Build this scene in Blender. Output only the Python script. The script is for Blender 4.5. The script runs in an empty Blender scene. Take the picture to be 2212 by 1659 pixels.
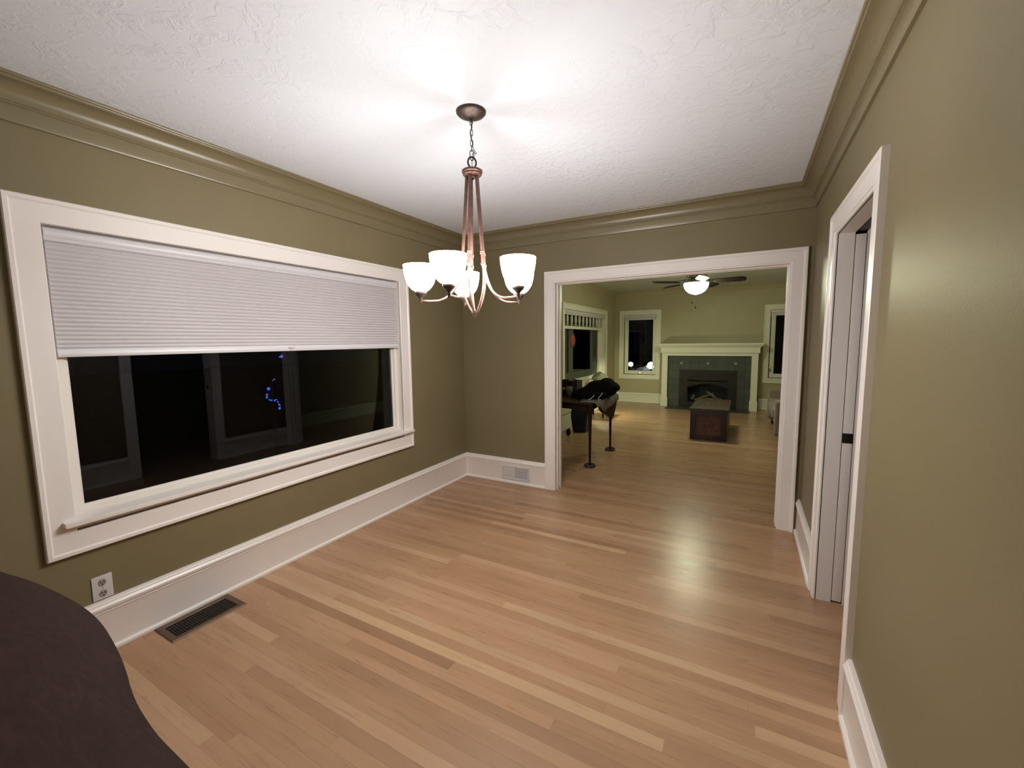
import bpy, bmesh, math, random
from mathutils import Vector, Matrix
random.seed(7)
C = bpy.context.scene.collection
PI = math.pi

# ---------------------------------------------------------------- materials
def nt(m):
    m.use_nodes = True
    t = m.node_tree
    t.nodes.clear()
    o = t.nodes.new('ShaderNodeOutputMaterial')
    b = t.nodes.new('ShaderNodeBsdfPrincipled')
    t.links.new(b.outputs[0], o.inputs[0])
    return t, b, o
def mat(name, col, rough=.5, metal=0, bump=0, bscale=60, var=0, vscale=8, emit=None, estr=0, spec=.5, sheen=0, stretch=None, coat=0):
    m = bpy.data.materials.new(name)
    t, b, o = nt(m)
    b.inputs['Base Color'].default_value = (*col, 1)
    b.inputs['Roughness'].default_value = rough
    b.inputs['Metallic'].default_value = metal
    b.inputs['Specular IOR Level'].default_value = spec
    if coat:
        b.inputs['Coat Weight'].default_value = coat
    if sheen:
        b.inputs['Sheen Weight'].default_value = sheen
    tc = t.nodes.new('ShaderNodeTexCoord')
    mp = t.nodes.new('ShaderNodeMapping')
    t.links.new(tc.outputs['Object'], mp.inputs[0])
    if stretch: mp.inputs['Scale'].default_value = stretch
    if var:
        n = t.nodes.new('ShaderNodeTexNoise'); n.inputs['Scale'].default_value = vscale; n.inputs['Detail'].default_value = 6
        t.links.new(mp.outputs[0], n.inputs['Vector'])
        r = t.nodes.new('ShaderNodeValToRGB')
        r.color_ramp.elements[0].position = .3; r.color_ramp.elements[1].position = .7
        r.color_ramp.elements[0].color = (*[max(0, c*(1-var)) for c in col], 1)
        r.color_ramp.elements[1].color = (*[min(1, c*(1+var)) for c in col], 1)
        t.links.new(n.outputs['Fac'], r.inputs[0]); t.links.new(r.outputs[0], b.inputs['Base Color'])
    if bump:
        n = t.nodes.new('ShaderNodeTexNoise'); n.inputs['Scale'].default_value = bscale; n.inputs['Detail'].default_value = 4
        t.links.new(mp.outputs[0], n.inputs['Vector'])
        bp = t.nodes.new('ShaderNodeBump'); bp.inputs['Strength'].default_value = bump; bp.inputs['Distance'].default_value = .004
        t.links.new(n.outputs['Fac'], bp.inputs['Height']); t.links.new(bp.outputs[0], b.inputs['Normal'])
    if emit:
        b.inputs['Emission Color'].default_value = (*emit, 1)
        b.inputs['Emission Strength'].default_value = estr
    return m

M = {}
M['olive'] = mat('olive wall paint', (.205, .168, .094), .42, spec=.28, bump=.12, bscale=220, var=.03, vscale=3)
M['olive_trim'] = mat('olive gloss trim paint', (.205, .168, .094), .3, bump=.05, bscale=120)
M['sage'] = mat('khaki living room paint', (.46, .41, .26), .5, bump=.1, bscale=200, var=.03, vscale=3)
M['white'] = mat('semi gloss white trim paint', (.84, .79, .76), .32)
M['cream'] = mat('cream white mantel paint', (.84, .84, .70), .4)
M['slot'] = mat('dark slot', (.01, .009, .008), .8)
M['vinyl'] = mat('white window vinyl', (.80, .76, .71), .35)
M['shadefab'] = mat('pleated shade fabric', (.66, .63, .65), .85, bump=.5, bscale=500)
M['shaderail'] = mat('white shade rail', (.70, .68, .71), .35)
M['bronze'] = mat('brushed copper bronze', (.185, .105, .085), .48, .85, bump=.25, bscale=300, var=.25, vscale=60)
M['darkbronze'] = mat('dark bronze', (.11, .085, .075), .45, .8, bump=.2, bscale=200, var=.2, vscale=60)
M['blackiron'] = mat('black iron', (.03, .026, .024), .4, .6)
M['plastic'] = mat('white outlet plastic', (.62, .60, .60), .35)
M['walnut'] = mat('dark walnut top', (.036, .017, .014), .5, bump=.05, bscale=80, var=.25, vscale=25, stretch=(1, 6, 1), spec=.3)
M['mahog'] = mat('dark mahogany', (.026, .008, .006), .5, spec=.15, var=.4, vscale=12, stretch=(1, 1, 6))
M['register'] = mat('brown painted metal', (.13, .08, .05), .45, .4, var=.1)
M['registerdark'] = mat('dark brown grille', (.03, .019, .012), .5, .3)
M['blackcloth'] = mat('black fleece', (.0045, .004, .0045), .95, bump=.6, bscale=120, spec=.1)
M['greycloth'] = mat('grey woven cloth', (.16, .135, .12), .9, bump=.5, bscale=300, var=.25, vscale=18)
M['cord'] = mat('white cord', (.75, .72, .7), .7)
M['bluebin'] = mat('navy blue plastic', (.012, .022, .10), .35)
M['linen'] = mat('cream slipcover linen', (.55, .52, .38), .9, bump=.3, bscale=200)
M['sofa'] = mat('taupe velvet sofa', (.23, .18, .135), .85, bump=.3, bscale=200, var=.1, vscale=6, sheen=.2)
M['pleat'] = mat('ribbed cream lampshade', (.52, .50, .36), .8)
M['chrome'] = mat('polished nickel', (.75, .73, .70), .16, 1)
M['blade'] = mat('dark walnut fan blade', (.020, .011, .010), .6, spec=.15, var=.3, vscale=10, stretch=(1, 8, 1))
M['insert'] = mat('black fireplace metal', (.022, .019, .014), .45, .4, var=.15)
M['soot'] = mat('black firebox', (.004, .004, .0035), .7)
M['log'] = mat('ceramic log', (.13, .11, .09), .9, bump=.8, bscale=40, var=.4, vscale=12)
M['carve'] = mat('carved dark wood', (.10, .032, .018), .4, bump=1.0, bscale=55, var=.5, vscale=28, coat=.15)
M['trunk'] = mat('dark trunk wood', (.020, .007, .006), .4, bump=.3, bscale=50, var=.3, vscale=10, coat=.1)
M['trunktop'] = mat('worn carved trunk lid', (.045, .026, .018), .45, bump=1.0, bscale=45, var=.45, vscale=20, coat=.1)
M['terracotta'] = mat('terracotta', (.33, .075, .035), .6, bump=.6, bscale=40, var=.3, vscale=30)
M['basket'] = mat('dark wicker', (.022, .013, .007), .6, bump=1, bscale=90, var=.4, vscale=40)
M['silver'] = mat('silver tin', (.55, .52, .48), .25, .9)
M['mug'] = mat('grey stoneware', (.30, .27, .25), .4)
M['outside'] = mat('dark grass', (.012, .014, .008), .95, bump=.5, bscale=20, var=.4, vscale=2)
M['asphalt'] = mat('asphalt', (.02, .02, .02), .8, bump=.5, bscale=60)
M['bulbglow'] = mat('lit frosted glass shade', (.9, .87, .82), .4, emit=(1, .965, .91), estr=76)
M['bulbglow2'] = mat('lit shade inside', (.9, .87, .82), .4, emit=(1, .96, .90), estr=.5)
M['fanglow'] = mat('lit fan glass bowl', (.9, .9, .8), .35, emit=(.93, 1, .70), estr=58)
M['bulb'] = mat('lit bulb', (1, 1, 1), .4, emit=(1, .93, .82), estr=6)
M['street'] = mat('lit street globe', (1, 1, 1), .4, emit=(1, .97, 1), estr=9)
M['blueled'] = mat('lit blue led', (.1, .1, .8), .4, emit=(.12, .2, 1), estr=1.0)
M['blueled2'] = mat('lit violet led', (.1, .1, .8), .4, emit=(.10, .06, 1), estr=1.6)
M['carpaint'] = mat('pale car paint', (.35, .35, .37), .3, .3)
M['rubber'] = mat('black rubber', (.01, .01, .01), .7)

def glassmat(name, tint=(.72, .76, .8), refl=1.0):
    m = bpy.data.materials.new(name); m.use_nodes = True; t = m.node_tree; t.nodes.clear()
    o = t.nodes.new('ShaderNodeOutputMaterial'); mx = t.nodes.new('ShaderNodeMixShader')
    tr = t.nodes.new('ShaderNodeBsdfTransparent'); tr.inputs[0].default_value = (*tint, 1)
    g = t.nodes.new('ShaderNodeBsdfGlossy'); g.inputs['Roughness'].default_value = .0; g.inputs[0].default_value = (refl, refl, refl, 1)
    f = t.nodes.new('ShaderNodeFresnel'); f.inputs[0].default_value = 1.45
    t.links.new(f.outputs[0], mx.inputs[0]); t.links.new(tr.outputs[0], mx.inputs[1]); t.links.new(g.outputs[0], mx.inputs[2])
    t.links.new(mx.outputs[0], o.inputs[0])
    return m
M['glass'] = glassmat('window glass', refl=.62)
M['glassbowl'] = glassmat('clear glass bowl', (.8, .78, .75))

# ceiling: knock-down plaster
def ceilmat(name, col, strength):
    m = bpy.data.materials.new(name); t, b, o = nt(m)
    b.inputs['Base Color'].default_value = (*col, 1); b.inputs['Roughness'].default_value = .6
    b.inputs['Specular IOR Level'].default_value = .35
    tc = t.nodes.new('ShaderNodeTexCoord')
    n1 = t.nodes.new('ShaderNodeTexNoise'); n1.inputs['Scale'].default_value = 15; n1.inputs['Detail'].default_value = 7; n1.inputs['Roughness'].default_value = .62; n1.inputs['Distortion'].default_value = .9
    n2 = t.nodes.new('ShaderNodeTexNoise'); n2.inputs['Scale'].default_value = 2.2
    t.links.new(tc.outputs['Object'], n1.inputs['Vector']); t.links.new(tc.outputs['Object'], n2.inputs['Vector'])
    r = t.nodes.new('ShaderNodeValToRGB'); r.color_ramp.elements[0].position = .50; r.color_ramp.elements[1].position = .60
    t.links.new(n1.outputs['Fac'], r.inputs[0])
    mu = t.nodes.new('ShaderNodeMath'); mu.operation = 'MULTIPLY'
    mr = t.nodes.new('ShaderNodeMapRange'); mr.inputs[1].default_value = .3; mr.inputs[2].default_value = .65; mr.inputs[3].default_value = .25
    t.links.new(n2.outputs['Fac'], mr.inputs[0]); t.links.new(r.outputs[0], mu.inputs[0]); t.links.new(mr.outputs[0], mu.inputs[1])
    bp = t.nodes.new('ShaderNodeBump'); bp.inputs['Strength'].default_value = strength; bp.inputs['Distance'].default_value = .0035
    t.links.new(mu.outputs[0], bp.inputs['Height']); t.links.new(bp.outputs[0], b.inputs['Normal'])
    return m
M['ceiling'] = ceilmat('knockdown white ceiling', (.79, .825, .90), .5)
M['ceiling2'] = ceilmat('living room ceiling', (.66, .72, .72), .25)

# oak strip floor: boards run along x
def floormat():
    m = bpy.data.materials.new('oak strip floor'); t, b, o = nt(m)
    N = t.nodes.new; L = t.links.new
    def math_(op, a, bb=None, cc=None):
        n = N('ShaderNodeMath'); n.operation = op
        for i, v in enumerate((a, bb, cc)):
            if v is None: continue
            if isinstance(v, (int, float)): n.inputs[i].default_value = v
            else: L(v, n.inputs[i])
        return n.outputs[0]
    tc = N('ShaderNodeTexCoord'); sp = N('ShaderNodeSeparateXYZ'); L(tc.outputs['Object'], sp.inputs[0])
    x, y = sp.outputs[0], sp.outputs[1]
    Wd = .057
    ry = math_('DIVIDE', y, Wd); row = math_('FLOOR', ry); fy = math_('FRACT', ry)
    wn = N('ShaderNodeTexWhiteNoise'); wn.noise_dimensions = '1D'; L(row, wn.inputs['W'])
    ln = math_('MULTIPLY_ADD', wn.outputs['Value'], 1.7, 1.1)
    sh = math_('MULTIPLY', wn.outputs['Value'], 37.7)
    rx = math_('ADD', math_('DIVIDE', x, ln), sh); ix = math_('FLOOR', rx); fx = math_('FRACT', rx)
    cb = N('ShaderNodeCombineXYZ'); L(row, cb.inputs[0]); L(ix, cb.inputs[1])
    w2 = N('ShaderNodeTexWhiteNoise'); w2.noise_dimensions = '2D'; L(cb.outputs[0], w2.inputs['Vector'])
    ramp = N('ShaderNodeValToRGB'); e = ramp.color_ramp.elements
    e[0].position = 0; e[0].color = (.285, .158, .088, 1); e[1].position = 1; e[1].color = (.46, .30, .18, 1)
    for p, c in ((.10, (.330, .188, .106, 1)), (.45, (.360, .210, .120, 1)), (.80, (.385, .228, .132, 1)), (.94, (.41, .250, .148, 1))):
        k = e.new(p); k.color = c
    L(w2.outputs['Value'], ramp.inputs[0])
    # grain, offset for each board
    mp = N('ShaderNodeCombineXYZ'); L(math_('MULTIPLY', x, 2.2), mp.inputs[0]); L(math_('MULTIPLY', y, 34), mp.inputs[1]); L(math_('MULTIPLY', w2.outputs['Value'], 60), mp.inputs[2])
    g = N('ShaderNodeTexNoise'); g.inputs['Scale'].default_value = 1.6; g.inputs['Detail'].default_value = 7; g.inputs['Distortion'].default_value = .6; g.inputs['Roughness'].default_value = .6
    L(mp.outputs[0], g.inputs['Vector'])
    gr = N('ShaderNodeMapRange'); gr.inputs[1].default_value = .3; gr.inputs[2].default_value = .75; gr.inputs[3].default_value = .93; gr.inputs[4].default_value = 1.05
    L(g.outputs['Fac'], gr.inputs[0])
    # broad drift and dark streaks
    g2 = N('ShaderNodeTexNoise'); g2.inputs['Scale'].default_value = .9; g2.inputs['Detail'].default_value = 3
    mp2 = N('ShaderNodeCombineXYZ'); L(math_('MULTIPLY', x, 1.4), mp2.inputs[0]); L(math_('MULTIPLY', y, 9), mp2.inputs[1]); L(math_('MULTIPLY', w2.outputs['Value'], 9), mp2.inputs[2]); L(mp2.outputs[0], g2.inputs['Vector'])
    gr2 = N('ShaderNodeMapRange'); gr2.inputs[1].default_value = .3; gr2.inputs[2].default_value = .5; gr2.inputs[3].default_value = 1.06; gr2.inputs[4].default_value = 1.20
    L(g2.outputs['Fac'], gr2.inputs[0])
    dy = math_('MINIMUM', fy, math_('SUBTRACT', 1, fy)); dyd = math_('MULTIPLY', dy, Wd)
    dx = math_('MULTIPLY', math_('MINIMUM', fx, math_('SUBTRACT', 1, fx)), ln)
    gap = math_('MINIMUM', dyd, dx)
    gp = N('ShaderNodeMapRange'); gp.inputs[1].default_value = .0002; gp.inputs[2].default_value = .0013; gp.inputs[3].default_value = .72; gp.inputs[4].default_value = 1
    L(gap, gp.inputs[0])
    f = math_('MULTIPLY', math_('MULTIPLY', gr.outputs[0], gr2.outputs[0]), gp.outputs[0])
    mx = N('ShaderNodeVectorMath'); mx.operation = 'SCALE'; L(ramp.outputs[0], mx.inputs[0]); L(f, mx.inputs['Scale'])
    L(mx.outputs[0], b.inputs['Base Color'])
    rr = N('ShaderNodeMapRange'); rr.inputs[3].default_value = .22; rr.inputs[4].default_value = .36; L(g.outputs['Fac'], rr.inputs[0]); L(rr.outputs[0], b.inputs['Roughness'])
    b.inputs['Specular IOR Level'].default_value = .42
    hh = math_('ADD', math_('MULTIPLY', gp.outputs[0], 1), math_('MULTIPLY', g.outputs['Fac'], .25))
    bp = N('ShaderNodeBump'); bp.inputs['Strength'].default_value = .25; bp.inputs['Distance'].default_value = .001
    L(hh, bp.inputs['Height']); L(bp.outputs[0], b.inputs['Normal'])
    return m
M['floor'] = floormat()

# slate tile with dark grout (tile grid in x and z)
def tilemat():
    m = bpy.data.materials.new('slate green tile'); t, b, o = nt(m)
    N = t.nodes.new; L = t.links.new
    tc = N('ShaderNodeTexCoord'); mp = N('ShaderNodeMapping'); L(tc.outputs['Object'], mp.inputs[0])
    mp.inputs['Rotation'].default_value = (PI/2, 0, 0); mp.inputs['Location'].default_value = (-.0525, .139, 0)
    br = N('ShaderNodeTexBrick'); br.offset = 0; br.inputs['Scale'].default_value = 1
    br.inputs['Brick Width'].default_value = .1765; br.inputs['Row Height'].default_value = .166; br.inputs['Mortar Size'].default_value = .004
    br.inputs['Color1'].default_value = (.048, .060, .048, 1); br.inputs['Color2'].default_value = (.068, .082, .066, 1); br.inputs['Mortar'].default_value = (.018, .02, .016, 1)
    L(mp.outputs[0], br.inputs['Vector'])
    n = N('ShaderNodeTexNoise'); n.inputs['Scale'].default_value = 14; n.inputs['Detail'].default_value = 5; L(tc.outputs['Object'], n.inputs['Vector'])
    r = N('ShaderNodeMapRange'); r.inputs[3].default_value = .7; r.inputs[4].default_value = 1.25; L(n.outputs['Fac'], r.inputs[0])
    v = N('ShaderNodeVectorMath'); v.operation = 'SCALE'; L(br.outputs['Color'], v.inputs[0]); L(r.outputs[0], v.inputs['Scale'])
    L(v.outputs[0], b.inputs['Base Color']); b.inputs['Roughness'].default_value = .5
    return m
M['tile'] = tilemat()

# ---------------------------------------------------------------- geometry helpers
def box(bm, x0, x1, y0, y1, z0, z1, bev=0, seg=2):
    vs = [bm.verts.new(p) for p in ((x0,y0,z0),(x1,y0,z0),(x1,y1,z0),(x0,y1,z0),(x0,y0,z1),(x1,y0,z1),(x1,y1,z1),(x0,y1,z1))]
    fs = [bm.faces.new([vs[i] for i in f]) for f in ((3,2,1,0),(4,5,6,7),(0,1,5,4),(1,2,6,5),(2,3,7,6),(3,0,4,7))]
    if bev:
        es = list({e for f in fs for e in f.edges})
        bmesh.ops.bevel(bm, geom=es, offset=bev, segments=seg, affect='EDGES', profile=.7)
def poly(bm, pts, vec):
    """prism of a planar outline pushed along vec"""
    v = Vector(vec)
    a = [bm.verts.new(Vector(p)) for p in pts]; b = [bm.verts.new(Vector(p)+v) for p in pts]
    n = len(pts)
    bm.faces.new(a); bm.faces.new(b[::-1])
    for i in range(n):
        bm.faces.new((a[i], b[i], b[(i+1) % n], a[(i+1) % n]))
def lathe(bm, prof, c=(0,0,0), seg=24, sx=1, sy=1, ang=None):
    cx, cy, cz = c; rings = []
    for r, z in prof:
        if r < 1e-6: rings.append([bm.verts.new((cx, cy, cz+z))])
        else: rings.append([bm.verts.new((cx+r*sx*math.cos(2*PI*k/seg), cy+r*sy*math.sin(2*PI*k/seg), cz+z)) for k in range(seg)])
    for a, b in zip(rings, rings[1:]):
        for k in range(seg):
            k2 = (k+1) % seg
            if len(a) == 1 and len(b) == 1: continue
            if len(a) == 1: bm.faces.new((a[0], b[k2], b[k]))
            elif len(b) == 1: bm.faces.new((a[k], a[k2], b[0]))
            else: bm.faces.new((a[k], a[k2], b[k2], b[k]))
def tube(bm, pts, r, seg=8, closed=False):
    pts = [Vector(p) for p in pts]; n = len(pts)
    rr = r if isinstance(r, (list, tuple)) else [r]*n
    rings = []; up = None
    for i, p in enumerate(pts):
        if closed: d = pts[(i+1) % n]-pts[i-1]
        else: d = pts[min(i+1, n-1)]-pts[max(i-1, 0)]
        d.normalize()
        if up is None:
            up = Vector((0,0,1)) if abs(d.z) < .9 else Vector((1,0,0))
        s = d.cross(up)
        if s.length < 1e-5: s = d.orthogonal()
        s.normalize(); up = s.cross(d).normalized()
        rings.append([bm.verts.new(p + s*math.cos(2*PI*k/seg)*rr[i] + up*math.sin(2*PI*k/seg)*rr[i]) for k in range(seg)])
    m = n if closed else n-1
    for i in range(m):
        a, b = rings[i], rings[(i+1) % n]
        for k in range(seg): bm.faces.new((a[k], a[(k+1) % seg], b[(k+1) % seg], b[k]))
    if not closed:
        bm.faces.new(rings[0][::-1]); bm.faces.new(rings[-1])
def ellipsoid(bm, c, r, rot=0, sub=3):
    res = bmesh.ops.create_icosphere(bm, subdivisions=sub, radius=1)
    mt = Matrix.Translation(c) @ Matrix.Rotation(rot, 4, 'Y') @ Matrix.Diagonal((*r, 1))
    bmesh.ops.transform(bm, matrix=mt, verts=res['verts'])
def obj(name, bm, m, parent=None, smooth=False, ang=35):
    bmesh.ops.remove_doubles(bm, verts=bm.verts, dist=1e-6)
    bmesh.ops.recalc_face_normals(bm, faces=bm.faces)
    me = bpy.data.meshes.new(name); bm.to_mesh(me); bm.free()
    me.materials.append(M[m] if isinstance(m, str) else m)
    o = bpy.data.objects.new(name, me); C.objects.link(o)
    if smooth:
        me.polygons.foreach_set('use_smooth', [True]*len(me.polygons))
        me.set_sharp_from_angle(angle=math.radians(ang))
    if parent:
        o.parent = parent
        o.matrix_parent_inverse = Matrix.Translation(-parent.location) if parent.type == 'EMPTY' and parent.rotation_euler.z == 0 else Matrix()
    return o
def B(name, m, parent, *boxes, bev=0, smooth=False):
    bm = bmesh.new()
    for b in boxes: box(bm, *b, bev=bev)
    return obj(name, bm, m, parent, smooth or bev > 0)
def tag(o, label, cat, group=None):
    o['label'] = label; o['category'] = cat
    if group: o['group'] = group
    return o
def thing(name, label, cat, loc, group=None):
    o = bpy.data.objects.new(name, None); C.objects.link(o); o.location = loc
    o.empty_display_size = .1
    return tag(o, label, cat, group)
def struct(o):
    o['kind'] = 'structure'; return o
def sthing(name, loc):
    o = bpy.data.objects.new(name, None); C.objects.link(o); o.location = loc; o.empty_display_size = .1
    return struct(o)

# wall slab with rectangular holes; a runs along the wall, b is height
def wallslab(name, m, fmap, a0, a1, b0, b1, holes):
    As = sorted({a0, a1, *[h[0] for h in holes], *[h[1] for h in holes]}); Bs = sorted({b0, b1, *[h[2] for h in holes], *[h[3] for h in holes]})
    bm = bmesh.new()
    nA, nB = len(As)-1, len(Bs)-1
    def solid(i, j):
        if i < 0 or j < 0 or i >= nA or j >= nB: return False
        ca, cb = (As[i]+As[i+1])/2, (Bs[j]+Bs[j+1])/2
        return not any(h[0] < ca < h[1] and h[2] < cb < h[3] for h in holes)
    V = {}
    def v(i, j, s):
        if (i, j, s) not in V: V[(i, j, s)] = bm.verts.new(fmap(As[i], Bs[j], s))
        return V[(i, j, s)]
    for i in range(nA):
        for j in range(nB):
            if not solid(i, j): continue
            for s in (0, 1): bm.faces.new((v(i,j,s), v(i+1,j,s), v(i+1,j+1,s), v(i,j+1,s)))
            if not solid(i-1, j): bm.faces.new((v(i,j,0), v(i,j+1,0), v(i,j+1,1), v(i,j,1)))
            if not solid(i+1, j): bm.faces.new((v(i+1,j,0), v(i+1,j+1,0), v(i+1,j+1,1), v(i+1,j,1)))
            if not solid(i, j-1): bm.faces.new((v(i,j,0), v(i+1,j,0), v(i+1,j,1), v(i,j,1)))
            if not solid(i, j+1): bm.faces.new((v(i,j+1,0), v(i+1,j+1,0), v(i+1,j+1,1), v(i,j+1,1)))
    return struct(obj(name, bm, m))
X = lambda x0, x1: (lambda a, b, s: ((x0, x1)[s], a, b))
Y = lambda y0, y1: (lambda a, b, s: (a, (y0, y1)[s], b))

# mitred frame: profile (w outwards from the opening edge, d off the wall)
def frame(bm, fm, a0, a1, b0, b1, prof, closed=True):
    rings = []
    for w, d in prof:
        if closed: c = [(a0-w, b0-w), (a1+w, b0-w), (a1+w, b1+w), (a0-w, b1+w)]
        else: c = [(a0-w, b0), (a0-w, b1+w), (a1+w, b1+w), (a1+w, b0)]
        rings.append([bm.verts.new(fm(p[0], p[1], d)) for p in c])
    n = len(prof); m = 4 if closed else 3
    for i in range(n):
        A, Bq = rings[i], rings[(i+1) % n]
        for k in range(m): bm.faces.new((A[k], A[(k+1) % 4], Bq[(k+1) % 4], Bq[k]))
    if not closed:
        bm.faces.new([r[0] for r in rings]); bm.faces.new([r[3] for r in rings][::-1])
CAS = [(0, 0), (0, .011), (.003, .014), (.012, .014), (.014, .019), (.084, .019), (.087, .024), (.091, .027), (.106, .027), (.11, .023), (.11, 0)]
CASW = [(0, 0), (0, .017), (.003, .020), (.084, .020), (.087, .024), (.091, .028), (.105, .028), (.109, .024), (.109, 0)]

# baseboard profile and crown profile: (distance off the wall, z)
HB = .262
BASE = [(0, 0), (.030, 0), (.032, .006), (.030, .016), (.024, .022), (.017, .024), (.017, .196), (.019, .2), (.021, .202), (.021, .210), (.024, .214), (.027, .222), (.027, .232), (.022, .238), (.019, .243), (.019, .249), (.014, .254), (.012, .262), (0, .262)]
def extrude_prof(bm, prof, P, q0, q1, m0=0, m1=0):
    """P(d, along, z); ends mitred by m0/m1 (0 square, 1 inside corner)"""
    r0 = [bm.verts.new(P(d, q0 + m0*d, z)) for d, z in prof]; r1 = [bm.verts.new(P(d, q1 - m1*d, z)) for d, z in prof]
    n = len(prof)
    for i in range(n): bm.faces.new((r0[i], r0[(i+1) % n], r1[(i+1) % n], r1[i]))
    bm.faces.new(r0[::-1]); bm.faces.new(r1)

H = 2.594; W = 3.116; YB = -4.06; T = .15
PL = lambda d, q, z: (d, q, z)          # on the left wall
PF = lambda d, q, z: (q, -d, z)         # on the far wall, facing the dining room
PR = lambda d, q, z: (W-d, q, z)
PB = lambda d, q, z: (q, YB+d, z)

# ---------------------------------------------------------------- dining room shell
WY0, WY1, WZ0, WZ1 = -3.146, -.976, .643, 2.032      # window
OX0, OX1, OZ = 1.087, 2.972, 2.045                   # cased opening
DY0, DY1, DZ = -1.757, -.967, 2.040                  # pocket door opening
LX0, LX1, LY1, LH = -.10, 4.08, 6.45, 2.63           # living room

B('floor', 'floor', None, (-.4, 4.8, -4.3, 6.9, -.1, 0)); struct(bpy.data.objects['floor'])
struct(B('ceiling', 'ceiling', None, (-.15, 4.75, YB-T, .14, H, H+.2)))
struct(B('ceiling_living', 'ceiling2', None, (LX0-T, LX1+T, .14, LY1+T, LH, LH+.2)))
wallslab('wall_left', 'olive', X(-T, 0), YB-T, 0, 0, H, [(WY0-.012, WY1+.012, WZ0-.012, WZ1+.012)])
wallslab('wall_far', 'olive', Y(0, .075), -.25, 4.75, 0, H, [(OX0-.012, OX1+.012, 0, OZ+.012)])
wallslab('wall_living_near', 'sage', Y(.075, T), -.25, 4.23, 0, LH, [(OX0-.012, OX1+.012, 0, OZ+.012)])
wallslab('wall_back', 'olive', Y(YB-T, YB), 0, W, 0, H, [])
bm = bmesh.new()
box(bm, W, W+T, YB-T, DY0-.012, 0, H); box(bm, W, W+T, DY0-.012, 0, DZ+.012, H)
box(bm, W, 3.183, DY1+.012, 0, 0, DZ+.012); box(bm, 3.240, W+T, DY1+.012, 0, 0, DZ+.012); box(bm, 3.183, 3.240, -.02, 0, 0, DZ+.012)
struct(obj('wall_right', bm, 'olive'))
# dim hall past the pocket door
struct(B('wall_hall', 'olive', None, (4.6, 4.75, YB-T, 0, 0, H), (W+T, 4.6, YB-T, YB, 0, H)))
# hall floor and ceiling are the shared slabs

def crown(name, P, q0, q1, h=H, m='olive_trim'):
    pr = [(0, h), (.108, h), (.108, h-.008), (.105, h-.012), (.099, h-.013), (.096, h-.017), (.096, h-.024)]
    for k in range(9):
        a = PI/2*k/8
        pr.append((.094-.064*math.sin(a), h-.088+.064*math.cos(a)))
    pr += [(.024, h-.089), (.024, h-.097), (.017, h-.099), (.015, h-.101), (.015, h-.158), (.012, h-.165), (0, h-.166)]
    bm = bmesh.new(); extrude_prof(bm, pr, P, q0, q1, 1, 1)
    return struct(obj(name, bm, m, None, True, 40))
crown('trim_1', PL, YB, 0); crown('trim_2', PF, 0, W); crown('trim_3', PR, YB, 0); crown('trim_4', PB, 0, W)
def base(name, P, segs, m='white'):
    bm = bmesh.new()
    for q0, q1, a, b in segs: extrude_prof(bm, BASE, P, q0, q1, a, b)
    return struct(obj(name, bm, m, None, True, 30))
base('baseboard_left', PL, [(YB, 0, 1, 1)])
base('baseboard_far', PF, [(0, OX0-.11, 1, 0)])
base('baseboard_right', PR, [(DY1+.11, -.001, 0, 0), (YB, DY0-.11, 1, 0)])
base('baseboard_back', PB, [(0, W, 1, 1)])

# cased opening to the living room
bm = bmesh.new(); frame(bm, lambda a, b, d: (a, -d, b), OX0, OX1, .0, OZ, CAS, False); struct(obj('trim_5', bm, 'white', None, True, 30))
bm = bmesh.new(); frame(bm, lambda a, b, d: (a, T+d, b), OX0, OX1, .0, OZ, CAS, False); struct(obj('trim_6', bm, 'white', None, True, 30))
bm = bmesh.new()
box(bm, OX0-.012, OX0, -.004, T+.004, 0, OZ); box(bm, OX1, OX1+.012, -.004, T+.004, 0, OZ); box(bm, OX0-.012, OX1+.012, -.004, T+.004, OZ, OZ+.012)
for y0 in (.03, .095):
    box(bm, OX0, OX0+.010, y0, y0+.014, 0, OZ-.01); box(bm, OX1-.010, OX1, y0, y0+.014, 0, OZ-.01); box(bm, OX0, OX1, y0, y0+.014, OZ-.010, OZ)
struct(obj('trim_7', bm, 'white'))

# pocket door opening
bm = bmesh.new(); frame(bm, lambda a, b, d: (W-d, a, b), DY0, DY1, .0, DZ, CAS, False); struct(obj('trim_8', bm, 'white', None, True, 30))
bm = bmesh.new(); frame(bm, lambda a, b, d: (W+T+d, a, b), DY0, DY1, .0, DZ, CAS, False); struct(obj('trim_9', bm, 'white', None, True, 30))
bm = bmesh.new()
box(bm, W-.004, W+T+.004, DY0-.012, DY0, 0, DZ)
box(bm, W-.004, 3.186, DY1, DY1+.012, 0, DZ); box(bm, 3.237, W+T+.004, DY1, DY1+.012, 0, DZ)
box(bm, W-.004, 3.186, DY0, DY1+.012, DZ, DZ+.012); box(bm, 3.237, W+T+.004, DY0, DY1+.012, DZ, DZ+.012)
struct(obj('trim_10', bm, 'white'))
door = sthing('door_1', (3.212, DY1+.003, .012))
B('door_leaf', 'white', door, (3.1895, 3.2335, DY1+.001, -.13, .012, 2.030), bev=.002)
lt = B('latch_plate', 'blackiron', door, (3.1895, 3.2335, DY1-.002, DY1+.003, .925, .978), bev=.0008)
lt['label'] = 'black metal latch plate'
B('door_track', 'blackiron', door, (3.193, 3.229, DY0+.01, -.14, DZ+.002, DZ+.011))

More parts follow.
